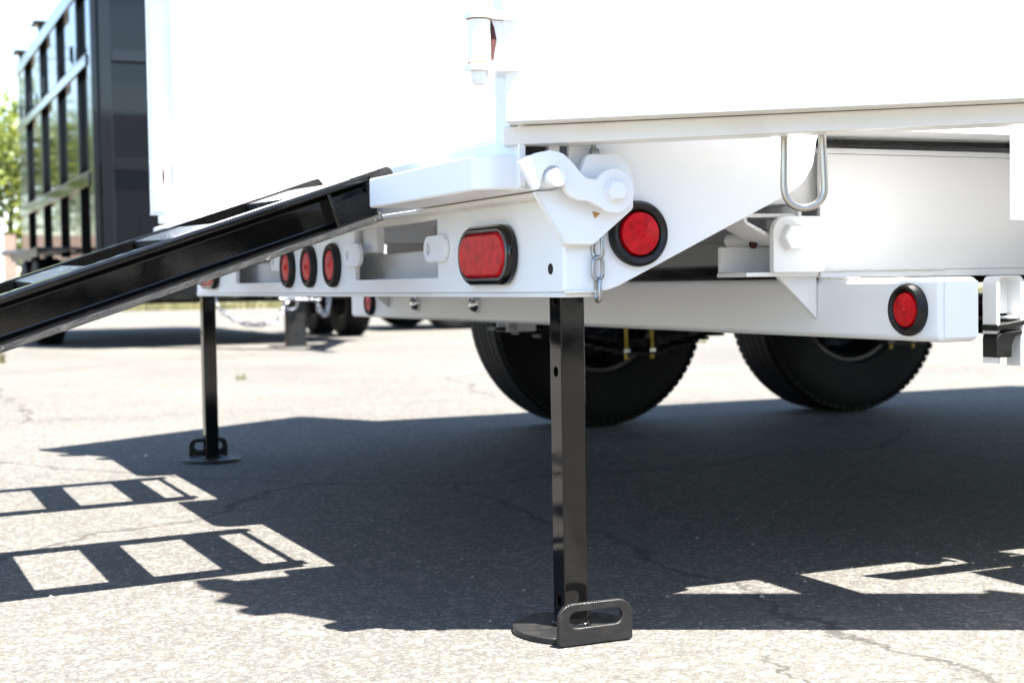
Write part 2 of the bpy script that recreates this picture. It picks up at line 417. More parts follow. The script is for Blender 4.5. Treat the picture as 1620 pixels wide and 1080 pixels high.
# U handle hanging below the right door
b = BM(); mxh = rmx @ Matrix.Translation((.398, .088, -.004))
pts = [(-.0245, 0, .720), (-.0255, 0, .68), (-.0275, 0, .615)] + [(-.0275*math.cos(a), 0, .613-.0275*math.sin(a)) for a in [math.pi*k/12 for k in range(13)]] + [(.0265, 0, .66), (.025, 0, .720)]
tube(b, [mxh @ Vector(p) for p in pts], .0052, 14); obj('door_handle_loop', b, 'steel', rd)
# hinges: barrel, ears, bolt and nut
for s in (0, 1):
    for zc in (.811, 1.36):
        px, py = (-.1605, -.063) if not s else (-.143, 2.30); sg = 1 if not s else -1
        b = BM(); cyl(b, (px, py, zc-.0285), (px, py, zc+.0285), .0155, 28, .0015)
        h = obj('hinge', b, 'white', T)
        b = BM(); bx(b, (px+.012, py-.006, zc-.028), (px+.036, py+.006, zc+.028), .001); obj('hinge_leaf', b, 'white', h)
        b = BM(); plate(b, [[(px+.0135, zc-.0265), (px+.0175, zc-.024), (px+.0215, zc+.002), (px+.0185, zc+.018), (px+.0145, zc+.027), (px+.0138, zc+.010)]], .003, XZ(py-.0075), .0003); obj('rust_seam', b, 'rust', h)
        for z in (zc+.0335, zc-.0345):
            b = BM(); plate(b, [fillet([(px-.017, py-.017), (px+.070, py-.017), (px+.088, py+.055*sg), (px+.060, py+.055*sg), (px-.017, py+.018)] if s == 0 else [(px-.019, py-.017), (px+.05, py-.05), (px+.05, py-.02), (px+.03, py+.018), (px-.019, py+.018)], [.012, 0, 0, 0, .012])], .009, XY(z), .001)
            obj('hinge_ear', b, 'white', h)
        for z in (zc-.0291, zc+.0288):
            b = BM(); cyl(b, (px, py, z), (px, py, z+.0004), .0168, 24); obj('washer', b, 'rustpale', h)
        b = BM(); lathe(b, [(0, .052), (.0095, .052), (.0118, .050), (.0122, .0382)], (px, py, zc), (0, 0, 1), 24); obj('bolt_head', b, 'white', h)
        b = BM(); lathe(b, [(.0118, .0392), (.0118, .050), (.0095, .055), (.006, .0575), (0, .058)], (px, py, zc), (0, 0, -1), 6); obj('nut', b, 'white', h, 20)

# door latch on each rear corner ------------------------------------------
def latch(s):
    Y = (lambda y: y) if s > 0 else mir
    b = BM()
    plate(b, [fillet([(-.0805, .6163), (-.036, .5456), (.008, .5446), (.071, .5944), (.071, .6685), (.0, .6685), (-.012, .640), (-.050, .6180)], [.002, .002, .002, .008, .035, .012, .03, .01])], .010, XZ(Y(-.052)), .001)
    br = obj('latch_bracket', b, 'white', T)
    b = BM()
    hk = [(-.1119, .653), (-.100, .6605), (-.0857, .6662), (-.067, .6699), (-.055, .6683), (-.0464, .6653), (-.037, .658), (-.0295, .6504), (-.0215, .641), (-.012, .6335), (.003, .6320)]
    for k in range(25):
        a = R(150-k*11.6); hk.append((.0305+.0305*math.cos(a), .6170+.0305*math.sin(a)))
    hk += [(-.010, .6030), (-.0236, .6035), (-.034, .6075), (-.0425, .6138), (-.0455, .6200)]
    for k in range(9):
        a = R(-25+k*25); hk.append((-.0625+.0160*math.cos(a), .6335+.0160*math.sin(a)))
    hk += [(-.0815, .6240), (-.0840, .6185), (-.0912, .6166)]
    plate(b, [hk], .010, XZ(Y(-.074)), .001); h = obj('latch_hook', b, 'white', T)
    b = BM(); cyl(b, (-.0625, Y(-.045), .6325), (-.0625, Y(-.094), .6325), .0125, 24, .0012); obj('latch_pin', b, 'white', T)
    b = BM(); cyl(b, (.0305, Y(-.0555), .617), (.0305, Y(-.0695), .617), .021, 24); cyl(b, (.0305, Y(-.0786), .617), (.0305, Y(-.0815), .617), .0175, 28); obj('washer', b, 'white', h)
    b = BM(); lathe(b, [(.0148, .0), (.0148, .0075), (.0125, .010), (0, .0102)], (.0305, Y(-.0813), .617), (0, -1 if s > 0 else 1, 0), 6); obj('bolt_head', b, 'white', h, 20)
    b = BM(); plate(b, [fillet([(.006, .5905), (.020, .5868), (.015, .5850), (.0105, .5800)], .001)], .0012, XZ(Y(-.0574)), .0002); obj('rust_spot', b, 'rustpale', br)
latch(1); latch(-1)
def bead(pts, r=.0022):
    P_ = [Vector(p) for p in pts]; out = []
    for a, c in zip(P_, P_[1:]):
        n = max(2, int((c-a).length/.006))
        out += [a.lerp(c, k/n) + Vector([random.uniform(-.0005, .0005) for _ in range(3)]) for k in range(n)]
    out.append(P_[-1]); b = BM(); tube(b, out, [r*random.uniform(.65, 1.25) for _ in out], 7); obj('weld_bead', b, 'dirty', T, 60)
for Y in ((lambda y: y), mir):
    bead([(-.0800, Y(-.0575), .6155), (-.0365, Y(-.0575), .5462)], .0018)
    bead([(-.036, Y(-.0475), .5456), (.008, Y(-.0475), .5446)], .0028)
    bead([(-.0285, Y(-.0390), .4805), (.028, Y(-.0390), .4805)], .0024)
    bead([(-.0885, Y(-.044), .6205), (-.0955, Y(-.02), .6205), (-.0955, Y(.03), .6205)], .002)
bead([(-.0292, -.02, .6108), (-.0292, mir(-.02), .6108)], .0022)
bead([(.4985, .0, .4925), (.4985, .10, .4925)], .002)
bead([(.490, .0985, .5062), (.75, .0985, .5062)], .002)

# support legs --------------------------------------------------------------
def leg(y, s):
    cx = -.006; h = .0188; z0, z1 = .010, .535
    b = BM()
    zz = [.0442, .3685, .4686]
    plate(b, [rect(y-h+.002, y+h-.002, z0, z1)] + [circ(y, z, .0072, 18) for z in zz], .004, YZ(cx-h+.002), .0003)
    o = fillet([(cx-h+.0001, y-h), (cx+h, y-h), (cx+h, y+h), (cx-h+.0001, y+h), (cx-h+.0001, y+h-.004), (cx+h-.004, y+h-.004), (cx+h-.004, y-h+.004), (cx-h+.0001, y-h+.004)], [.0035, .0035, .0035, .0035, 0, 0, 0, 0], 4)
    plate(b, [o], z1-z0, XY((z0+z1)/2), .0002)
    L = obj('support_leg', b, 'black', T)
    b = BM(); pts = []
    for k in range(49):
        a = 2*math.pi*k/48; q = Vector((cx+.083*math.cos(a), y+.088*math.sin(a)))
        if (y-q.y)*s > .078: continue
        pts.append((q.x, q.y))
    ok = sorted(set(pts), key=lambda p: math.atan2(p[1]-y, p[0]-cx))
    plate(b, [ok], .009, XY(.0047), .0012); obj('foot_plate', b, 'bsatin', L)
    b = BM(); yh = y-s*.0815
    xo = .0 if s > 0 else .014
    plate(b, [fillet([(-.067+xo, .0015), (.046+xo, .0015), (.046+xo, .0585), (-.067+xo, .0585)], [.004, .004, .022, .022], 7), fillet([(-.051+xo, .025), (.030+xo, .025), (.030+xo, .0475), (-.051+xo, .0475)], .0110, 7)], .008, XZ(yh), .001)
    obj('foot_handle', b, 'bsatin', L)
    b = BM()
    for sx, sy in ((-1, 0), (0, -1), (1, 0), (0, 1)):
        p = Vector((cx+sx*(h+.001), y+sy*(h+.001), .0105)); e = Vector((sy, sx, 0))*h*.9
        tube(b, [p-e+e*2*k/7+Vector((0, 0, random.uniform(-.001, .0015))) for k in range(8)], [.0045*random.uniform(.7, 1.2) for _ in range(8)], 8)
    obj('weld_bead', b, 'black', L, 60)
leg(0, 1); leg(2*YC, -1)

# chassis: rails, cross beam, hinge ----------------------------------------
for s in (0, 1):
    b = BM(); y = .10 if not s else mir(.10); d = 1 if not s else -1
    bx(b, (.50, min(y, y+.008*d), .5065), (4.6, max(y, y+.008*d), .694), .001)
    bx(b, (.50, min(y, y+.07*d), .4945), (4.6, max(y, y+.07*d), .5060), .001)
    bx(b, (.50, min(y, y+.07*d), .6945), (4.6, max(y, y+.07*d), .7035), .001)
    obj('chassis_rail', b, 'white', T)
b = BM(); bx(b, (.50, -.185, .3985), (.573, mir(-.185)+.06, .4930), .011, None, 4); beam = obj('bumper_beam', b, 'white', T)
b = BM(); bx(b, (.506, -.1875, .4045), (.567, -.1845, .4870), .0012); obj('end_cap', b, 'white', beam)
round_light((.50, -.120, .4455), (-1, 0, 0), .039, .026)
round_light((.50, 2.352, .4435), (-1, 0, 0), .039, .026)
for y in (1.9584, 1.5324):
    b = BM(); lathe(b, [(.027, 0), (.027, .003), (.0225, .0035), (.0215, .001)], (.4995, y, .4445), (-1, 0, 0), 32); g = obj('plate_lamp', b, 'white', beam, 50)
    b = BM(); lathe(b, [(.0205, .0), (.0205, .004), (.0185, .012), (.012, .0185), (0, .021)], (.4995, y, .4445), (-1, 0, 0), 32); obj('lamp_dome', b, 'chrome', g, 60)
for y in (.1135, mir(.1135)):
    b = BM(); plate(b, [[(.4180, .503), (.499, .4290), (.499, .503)]], .009, XZ(y), .0008); obj('gusset', b, 'white', T)
    d = 1 if y < 1 else -1
    b = BM(); plate(b, [fillet([(.394, .5035), (.488, .5035), (.499, .52), (.499, .5925), (.394, .5925)], [.004, .002, 0, 0, .026])], .012, XZ(y-.031*d), .001)
    ear = obj('hinge_ear', b, 'white', T)
    b = BM(); lathe(b, [(.0225, 0), (.0225, .012), (.020, .0150), (0, .0153)], (.427, y-.0368*d, .559), (0, -d, 0), 6); obj('hex_bolt', b, 'white', ear, 20)
    b = BM(); cyl(b, (.427, y-.03*d, .559), (.427, y+.14*d, .559), .011, 20); obj('hinge_pin', b, 'white', T)
    b = BM(); lathe(b, [(.0075, 0), (.0075, .004), (.004, .006), (0, .006)], (.412, y+.045*d, .5505), (-1, -.4*d, 0), 7); obj('rusty_bolt_end', b, 'rust', T)
    # open box behind the ear: floor, far cheek and back
    b = BM(); ya, yb = sorted((y-.024*d, y+.062*d)); bx(b, (.352, ya, .4975), (.488, yb, .5045), .001)
    obj('hinge_floor', b, 'white', T)
    b = BM(); ya, yb = sorted((y+.053*d, y+.062*d)); bx(b, (.354, ya, .5050), (.488, yb, .546), .001); obj('hinge_cheek', b, 'white', T)
    b = BM(); ya, yb = sorted((y-.024*d, y+.0525*d)); bx(b, (.450, ya, .5050), (.457, yb, .611), .001); obj('hinge_back', b, 'white', T)
    # bed tongue that wraps the pin
    b = BM()
    outer = fillet([(.352, .597), (.352, .582), (.410, .553), (.452, .553), (.452, .597)], [.010, .010, .010, 0, .004], 6)
    inner = fillet([(.358, .591), (.358, .585), (.412, .560), (.445, .560), (.445, .591)], [.004, .006, .006, .003, .003], 6)
    ym = y+.020*d; plate(b, [outer, inner], .075, XZ(ym), .0008); obj('hinge_tongue', b, 'white', T)
b = BM(); bx(b, (.86, .22, .492), (.93, mir(.22), .527), .006); obj('hoist_crossbar', b, 'black', T)
b = BM(); cyl(b, (.98, 1.05, .50), (2.6, 1.12, .56), .05, 28, .004); obj('hoist_cylinder', b, 'black', T)
b = BM(); tube(b, [(.42, .125, .700), (.465, .094, .7090), (.55, .088, .7100), (.70, .088, .7120), (.86, .088, .7140), (1.2, .088, .7145), (2.2, .088, .7145)], .0050, 10); obj('brake_hose', b, 'rubber', T)
# diamond plate skirt and hanger with rubber clamp at the right edge
b = BM(); bx(b, (.7077, -.106, .5785), (.95, -.100, .752), .0015); obj('fender_skirt', b, 'diamond', T)
b = BM(); plate(b, [fillet([(.806, .348), (.813, .348), (.813, .490), (.858, .490), (.858, .342), (.866, .342), (.866, .4935), (.806, .4935)], [0, 0, .008, .008, 0, 0, .014, .014])], .034, XZ(.052), .0008); obj('step_hanger', b, 'white', T)
b = BM(); plate(b, [fillet([(.801, .402), (.864, .412), (.864, .420), (.801, .412)], .002)], .040, XZ(.048), .001)
plate(b, [fillet([(.802, .358), (.835, .358), (.835, .378), (.842, .392), (.857, .396), (.857, .4035), (.802, .3995)], [.003, .003, .01, .01, .002, .002, .012])], .036, XZ(.048), .002); obj('rubber_clamp', b, 'rubber', T)
b = BM(); bx(b, (.8135, .0655, .430), (.8575, .0685, .4895), .0005); obj('hanger_web', b, 'white', T)
b = BM(); bx(b, (.838, .040, .4215), (.857, .066, .426), .001); obj('clamp_plate', b, 'white', T)

# running gear ---------------------------------------------------------------
def make_wheel(parent, org, r, wd, inner, rimr=.215, tmat='tyre', lugs=True, turn=False):
    """axis along Y; inner = direction of the dished side"""
    ox, oy, oz = org; b = BM()
    TM = Matrix.Translation(org) @ Matrix.Rotation(R(90 if turn else 0), 4, 'Z') @ Matrix.Translation(-Vector(org))
    prof = []
    hw = wd/2; g = .008
    prof += [(rimr, -hw*.80), (rimr+.012, -hw*.92), (r*.80, -hw*1.04), (r*.93, -hw*.98), (r-.008, -hw*.88)]
    rib = [-.80, -.50, -.44, -.17, -.11, .11, .17, .44, .50, .80]
    for i in range(0, 10, 2):
        a, c = rib[i]*hw, rib[i+1]*hw
        prof += [(r, a), (r, c)]
        if i < 8: prof += [(r-g, c+.001), (r-g, rib[i+2]*hw-.001)]
    prof += [(r-.008, hw*.88), (r*.93, hw*.98), (r*.80, hw*1.04), (rimr+.012, hw*.92), (rimr, hw*.80)]
    lathe(b, prof, org, (0, 1, 0), 72)
    if lugs:
        for k in range(84):
            a = 2*math.pi*k/84
            for sg in (-1, 1):
                mx = Matrix.Translation(org) @ Matrix.Rotation(a, 4, 'Y') @ Matrix.Translation((0, sg*hw*.90, r-.010))
                bx(b, (-.0105, -.013, -.012), (.0105, .012, .0018), 0, mx)
    b.transform(TM); wname = obj('wheel', b, tmat, parent, 40)
    b = BM(); hw2 = hw*.8; i = inner
    lathe(b, [(rimr+.001, -hw2*i), (rimr-.012, -hw2*i), (rimr-.02, -hw2*.7*i), (rimr-.035, .0), (rimr-.06, hw2*.25*i), (.10, hw2*.45*i), (.05, hw2*.2*i), (0, hw2*.2*i)], org, (0, 1, 0), 48)
    lathe(b, [(rimr-.035, 0), (rimr-.02, hw2*.7*i), (rimr-.012, hw2*i), (rimr+.001, hw2*i)], org, (0, 1, 0), 48)
    b.transform(TM); obj('rim', b, 'rim', wname, 40)
    b = BM(); lathe(b, [(.09, -.07*i), (.09, -.02*i), (.06, .0), (0, .0)][::-1], (ox, oy, oz), (0, 1, 0), 28); b.transform(TM); obj('brake_drum', b, 'bsatin', wname)
    return wname
WX = (1.400, 2.455)
for x in WX:
    make_wheel(T, (x, 2.68, .402), .404, .235, 1)
    make_wheel(T, (x, mir(2.68), .402), .404, .235, -1)
    b = BM(); cyl(b, (x, mir(2.62), .402), (x, 2.62, .402), .038, 24); obj('axle', b, 'black', T)
    for y in (2.31, mir(2.31)):
        b = BM()
        for k in range(4):
            L_ = .48-k*.09; pts = []
            for j in range(13):
                u = -1+j/6; bx(b, (x+u*L_-.045, y-.03, .300+k*.011*-1-.05*(1-u*u)*0+.05*u*u), (x+u*L_+.045, y+.03, .309-k*.011+.05*u*u), 0) if abs(u*L_) <= L_ else None
        sp = obj('leaf_spring', b, 'bsatin', T)
        b = BM(); bx(b, (x-.075, y-.045, .2585), (x+.075, y+.045, .2665), .001); obj('axle_plate', b, 'bsatin', sp)
        for dx in (-.07, .025):
            b = BM(); cyl(b, (x+dx, y-.036, .246), (x+dx, y-.036, .44), .0065, 12); obj('u_bolt', b, 'yellow', sp)
            b = BM(); lathe(b, [(.0125, 0), (.0125, .012), (0, .012)], (x+dx, y-.036, .267), (0, 0, 1), 6); obj('u_bolt_nut', b, 'zinc', sp, 20)
for y in (2.31, mir(2.31)):
    for x in (.94, 1.95, 3.0):
        b = BM(); bx(b, (x-.03, y-.04, .345), (x+.07, y-.034, .55), .002); bx(b, (x-.03, y+.034, .345), (x+.07, y+.04, .55), .002); bx(b, (x-.03, y-.034, .545), (x+.07, y+.034, .55), .001)
        h = obj('spring_hanger', b, 'white', T); b = BM(); lathe(b, [(.013, 0), (.013, .012), (0, .012)], (x-.012, y-.041, .36), (0, -1, 0), 6); obj('hanger_bolt', b, 'zinc', h, 20)
b = BM(); tube(b, [(1.05, 2.2, .44), (1.12, 2.2, .36), (1.20, 2.22, .33), (1.28, 2.26, .36), (1.33, 2.28, .42)], .004, 8); obj('brake_cable', b, 'rubber', T)
for y0, y1 in ((2.50, 2.83), (mir(2.83), mir(2.50))):
    b = BM(); bx(b, ((.20 if y0 > 1 else .9), y0, .845), (3.05, y1, .853), .002); bx(b, (.85, (y1-.006 if y0 > 1 else y0), .78), (3.05, (y1 if y0 > 1 else y0+.006), .844), .002); obj('fender', b, 'diamond', T)  # unseen left fender lengthened rearward to close a lit gap in the ground shadow
# tongue and coupler ahead of the bed (out of the picture, the trailer stands on it)
b = BM(); plate(b, [[(4.6, .2), (6.1, 1.10), (6.1, 1.21), (4.6, 2.11), (4.6, 1.95), (5.75, 1.155), (4.6, .36)]], .14, XY(.57), .003); obj('tongue', b, 'white', T)
b = BM(); bx(b, (5.9, 1.09, .01), (6.0, 1.22, .5), .005); obj('front_jack', b, 'black', T)

# ------------------------------------------------------------------ loading ramps
SL = math.atan(.33)
def ramp(y0, label, dz=0., lean=0.):
    global ORG
    e = empty('loading_ramp', (-.11, y0+.215, .69+dz), label, 'ramp', 'pair of loading ramps hooked on the trailer sill')
    ORG = Vector((0, 0, 0))
    # local: x' down the slope (towards -X), z' normal
    base = Matrix.Rotation(-SL, 4, 'Y') @ Matrix.Rotation(lean, 4, 'X')
    def part(name, bm, mat, parent=e, sm=35): 
        bm.transform(base); return obj(name, bm, mat, parent, sm)
    Lr = 2.02; H = .082; W = .43
    for s in (-1, 1):
        yw = s*(W/2-.035); b = BM()
        yo = s*W/2
        ya, yb = sorted((yw, yw+.006*s)); za, zb = -H, -.000
        prof = fillet([(-.0, 0), (.035, 0), (.035, -.013), (.012, -.015), (.006, -.021), (.006, -H+.021), (.012, -H+.015), (.040, -H+.012), (.040, -H), (0, -H)], [.002, .0055, .003, .004, .004, .004, .004, .003, .0015, .002], 5)
        mx = Matrix(((0, 0, -1, 0), (s, 0, 0, yw), (0, 1, 0, 0), (0, 0, 0, 1)))
        plate(b, [prof], Lr-.03, Matrix.Translation((-(Lr+.03)/2, 0, 0)) @ mx, .0004)
        rl = part('side_rail', b, 'black')
        b = BM(); ya, yb = sorted((yw+.0065*s, yw+.034*s)); bx(b, (-.108, ya, -H+.008), (-.102, yb, -.010), .001); part('stiffener', b, 'black', rl)
        b = BM(); ya, yb = sorted((yw+.0065*s, yw+.012*s)); bx(b, (-.0985, ya, -H+.0085), (-.031, yb, -.0305), .001); part('end_patch', b, 'bsatin', rl)
        b = BM(); ya, yb = sorted((yw+.0402*s, yw+.0412*s)); bx(b, (-Lr+.01, ya, -H+.001), (-.032, yb, -H+.0105), .0003); part('flange_edge', b, 'bgrit', rl)
        # lip that hooks over the sill
        b = BM(); ya, yb = sorted((yw-.002*s, yw+.0345*s))
        lipp = fillet([(-.06, -.006), (-.06, .0005), (.010, .0010), (.014, -.012), (.010, -.032), (-.028, -.034), (-.028, -.006)], [0, .002, .010, .006, .004, .002, 0], 5)
        plate(b, [lipp], abs(yb-ya), Matrix.Translation((0, (ya+yb)/2, 0)) @ XZ(0), .0006); part('hook_lip', b, 'bsatin', rl)
        b = BM(); plate(b, [[(-.031, -.034), (-.012, -.0345), (-.030, -H)]], .006, Matrix.Translation((0, yw+.004*s, 0)) @ XZ(0), .0004); part('lip_gusset', b, 'bsatin', rl)
    xs = [-.101-k*.2196 for k in range(9)]
    for k, x in enumerate(xs):
        b = BM(); w2 = .042
        bx(b, (x-w2, -W/2+.0355, -.0095), (x+w2, W/2-.0355, -.0035), .001)
        bx(b, (x-w2+.0005, -W/2+.0355, -.055), (x-w2+.0065, W/2-.0355, -.0098), .001)
        part('rung', b, 'bgrit')
    b = BM(); bx(b, (-.012, -W/2-.0, -.030), (-.002, W/2, -.012), .002); part('hook_bar', b, 'black')
    return e
ramp(.475, 'black steel ramp with angle rungs nearest to the camera', .004, R(1.3))
ramp(1.405, 'black steel ramp behind the nearest ramp, mostly hidden by it', -.022)

# ------------------------------------------------------------------ chains
def link_mesh(name, L_, Wd, r, n=24):
    b = BM(); pts = []; h = (L_-Wd)/2; c = Wd/2-r
    for k in range(n):
        a = 2*math.pi*k/n; pts.append((c*math.cos(a), 0, c*math.sin(a)+(h if math.sin(a) >= 0 else -h)))
    tube(b, pts, r, 8, True); bmesh.ops.recalc_face_normals(b, faces=list(b.faces))
    me = bpy.data.meshes.new(name); b.to_mesh(me); b.free(); me.materials.append(M['zinc']); me.shade_smooth(); return me
def chain(pts, me, pitch, label, group=None):
    """links strung along a polyline"""
    P = [Vector(p) for p in pts]; d = [0]
    for a, c in zip(P, P[1:]): d.append(d[-1]+(c-a).length)
    def at(s):
        for i in range(len(P)-1):
            if s <= d[i+1] or i == len(P)-2: return P[i].lerp(P[i+1], (s-d[i])/(d[i+1]-d[i]))
    e = empty('safety_chain', P[0], label, 'chain', group)
    n = int(d[-1]/pitch)
    for k in range(n):
        p, q = at(k*pitch), at(min((k+1)*pitch, d[-1])); t = (q-p).normalized()
        o = bpy.data.objects.new('chain_link', me); COL.objects.link(o); o.parent = e
        rot = t.to_track_quat('Z', 'Y').to_matrix().to_4x4() @ Matrix.Rotation(R(-24 if k % 2 == 0 else 66), 4, 'Z')
        o.matrix_local = Matrix.Translation((p+q)/2-P[0]) @ rot
    return e
lm = link_mesh('chain_link', .0365, .0205, .0031)
chain([(.016, -.046, .676), (.0185, -.046, .6), (.0205, -.0455, .53), (.0195, -.045, .4465)], lm, .0298, 'short zinc chain hanging beside the near black support leg')
b = BM(); tube(b, [(.016, -.034, .690), (.016, -.044, .690), (.016, -.046, .683), (.016, -.046, .672)], .004, 8); obj('chain_hook', b, 'zinc', T, 35, T.location)

# ------------------------------------------------------------------ black dump trailer in the background
BX0, BX1, BY0, BY1, BZ0, BZ1 = .95, 3.35, 10.75, 16.6, .80, 3.17
K = empty('black_dump_trailer', ((BX0+BX1)/2, BY0, 0), 'tall gloss black dump trailer parked behind the white one', 'trailer')
b = BM(); bx(b, (BX0, BY0, BZ0), (BX0+.02, BY1, BZ1), .002); side = obj('side_panel', b, 'bsmooth', K)
b = BM(); bx(b, (BX1-.02, BY0, BZ0), (BX1, BY1, BZ1), .002); obj('side_panel', b, 'bsmooth', K)
b = BM(); bx(b, (BX0+.02, BY0, .40), (BX1-.02, BY0+.02, BZ1), .002); fr = obj('front_panel', b, 'bsmooth', K)
b = BM(); bx(b, (BX0+.02, BY1-.02, BZ0), (BX1-.02, BY1, BZ1), .002); obj('rear_panel', b, 'bsmooth', K)
b = BM(); bx(b, (BX0+.02, BY0+.02, BZ0), (BX1-.02, BY1-.02, BZ0+.02)); obj('floor_panel', b, 'bsatin', K)
for y, wd in ((BY0-.05, .20), (11.55, .38), (12.95, .40), (14.35, .42), (15.85, .75)):
    for x0, x1 in ((BX0-.045, BX0-.0005), (BX1+.0005, BX1+.045)):
        b = BM(); bx(b, (x0, y, .82), (x1, y+wd, BZ1-.04), .008); obj('stake', b, 'black', K)
for x0, x1 in ((BX0-.06, BX0-.0008), (BX1+.0008, BX1+.06)):
    for z, h in ((BZ1-.035, .13), (2.44, .09), (1.44, .11)):
        b = BM(); bx(b, (x0, BY0+.16, z-h/2), (x1, BY1+.05, z+h/2), .006); rl = obj('side_rail', b, 'black', K)
        b = BM(); bx(b, (x0+.002, BY0+.165, z+h/2+.001), (x1-.002, BY1+.045, z+h/2+.012), .002); obj('tan_sheen_cap', b, 'brownedge', rl)  # brown strip paints the sunlit reflection along the rail edge
for y in (11.6, 12.55, 13.7, 14.9, 16.0):
    b = BM(); x = BX0-.072
    tube(b, [(x, y, 2.50), (x, y, 2.60)]+[(x-.0, y+.05-.05*math.cos(a), 2.60+.06*math.sin(a)) for a in [math.pi*k/6 for k in range(1, 7)]]+[(x, y+.10, 2.54)], .012, 8); obj('tarp_hook', b, 'black', K)
for y in (12.0, 14.2, 16.2):
    b = BM(); bx(b, (BX0-.06, y, BZ1+.045), (BX0+.06, y+.10, BZ1+.11), .01); bx(b, (BX0-.12, y-.1, BZ1+.115), (BX0+.12, y+.2, BZ1+.15), .01); obj('tarp_bracket', b, 'bsatin', K)
for x in (BX0+.02, BX0+.8, BX0+1.6, BX1-.14):
    b = BM(); bx(b, (x, BY0-.06, .42), (x+.10, BY0-.0005, BZ1), .006); obj('front_stake', b, 'black', K)
for z in (.45, 1.55, 2.46, 3.1):
    b = BM(); bx(b, (BX0+.122, BY0-.05, z-.05), (BX1-.142, BY0-.001, z+.05), .006); obj('front_rail', b, 'black', K)
for x in (BX0+.35, BX1-.45):
    b = BM(); bx(b, (x, BY0+.03, .52), (x+.10, BY1-.1, .795), .006); obj('chassis_rail', b, 'bsatin', K)
# tongue, jack
b = BM(); plate(b, [[(1.3, BY0-.06), (2.37, 9.0), (2.37, 8.6), (2.47, 8.6), (2.47, 9.0), (3.2, BY0-.06), (3.05, BY0-.06), (2.42, 9.3), (1.45, BY0-.06)]], .12, XY(.50), .003); obj('tongue', b, 'bsatin', K)
JX, JY = 2.405, 9.98
b = BM(); bx(b, (JX-.075, JY-.075, .012), (JX+.075, JY+.075, .62), .008); jk = obj('jack_leg', b, 'bsatin', K)
b = BM(); plate(b, [rect(JX-.20, JX+.20, JY-.14, JY+.14, .02)], .012, XY(.0065), .001); obj('jack_foot', b, 'bsatin', jk)
for z in (.12, .25):
    b = BM(); cyl(b, (JX-.01, JY-.0755, z), (JX-.01, JY-.078, z), .016, 16); obj('dark_hole_disc', b, 'rubber', jk)  # black discs drawn for the dark of the jack holes
b = BM(); cyl(b, (JX-.16, JY-.10, .40), (JX+.19, JY-.09, .385), .012, 12); tube(b, [(JX-.07+.06*math.cos(a), JY-.10, .36+.05*math.sin(a)) for a in [2*math.pi*k/16 for k in range(16)]], .011, 8, True); obj('jack_pin', b, 'zinc', jk)
b = BM(); bx(b, (JX-.10, JY-.09, .38), (JX+.10, JY+.09, .62), .01); obj('jack_sleeve', b, 'bsatin', jk)
for y in (12.25, 13.25):
    make_wheel(K, (BX0-.26, y, .398), .40, .24, -1, lugs=False, turn=True)
    make_wheel(K, (BX1+.26, y, .398), .40, .24, 1, lugs=False, turn=True)
    b = BM(); cyl(b, (BX0-.2, y, .40), (BX1+.2, y, .40), .04, 16); obj('axle', b, 'bsatin', K)
b = BM(); bx(b, (BX0-.42, 11.6, .865), (BX0-.065, 13.9, .885), .004); bx(b, (BX0-.422, 11.6, .80), (BX0-.412, 13.9, .864), .002); obj('fender', b, 'bsatin', K)
b = BM(); bx(b, (BX1+.065, 11.6, .865), (BX1+.42, 13.9, .885), .004); obj('fender', b, 'bsatin', K)
b = BM(); bx(b, (BX0-.08, 15.4, .78), (BX0-.07, 16.4, .95), .004); tube(b, [(BX0-.09, 15.3, .94), (BX0-.30, 16.3, .95)], .03, 8); tube(b, [(BX0-.09, 15.5, .70), (BX0-.25, 16.1, .93)], .018, 6); obj('step_bracket', b, 'brownedge', K)
lm2 = link_mesh('chain_link', .072, .044, .0075)
chain([(1.66, 9.82, .47), (1.72, 9.80, .34), (1.80, 9.79, .265), (1.92, 9.78, .205), (2.05, 9.78, .19), (2.156, 9.78, .215), (2.24, 9.80, .29), (2.29, 9.82, .37), (2.35, 9.86, .50)], lm2, .056, 'zinc chain sagging left of the black trailer jack', 'chains on the black trailer tongue')
chain([(2.51, 9.84, .50), (2.54, 9.82, .38), (2.575, 9.80, .265), (2.60, 9.80, .25), (2.63, 9.80, .30), (2.65, 9.82, .40), (2.66, 9.84, .50)], lm2, .056, 'zinc chain looped right of the black trailer jack', 'chains on the black trailer tongue')

# added trailers, never in view: they put dark reflections into the gloss black paint
for x, y, rz, lab in ((-4.9, BY0+.3, 0, 'unseen black dump trailer added to the row for reflections, left of the tall black one'),
                      (-2.2, -8.4, 180, 'unseen black dump trailer added across the lot for reflections, leftmost of three facing the white one'),
                      (1.3, -8.1, 180, 'unseen black dump trailer added across the lot for reflections, middle of three facing the white one'),
                      (4.9, -8.3, 180, 'unseen black dump trailer added across the lot for reflections, rightmost of three facing the white one')):
    c = copy_tree(K); c.location = (x, y, 0); c.rotation_euler.z = R(rz); c['label'] = lab; c['group'] = 'black dump trailers parked in rows'
K['group'] = 'black dump trailers parked in rows'

# ------------------------------------------------------------------ far parked trailer (only its tyres show)
F = empty('utility_trailer', (5.6, 14.3, 0), 'dark flat trailer parked far behind, only its tyres in view', 'trailer')
b = BM(); bx(b, (4.4, 13.1, .62), (9.5, 15.3, .74), .01); obj('deck', b, 'bsatin', F)
for x in (5.35, 6.5):
    for y in (13.3, 14.9): make_wheel(F, (x-.2, y, .378), .38, .22, 1 if y > 14 else -1, lugs=False)
    b = BM(); cyl(b, (x-.2, 13.3, .378), (x-.2, 14.9, .378), .04, 12); obj('axle', b, 'bsatin', F)

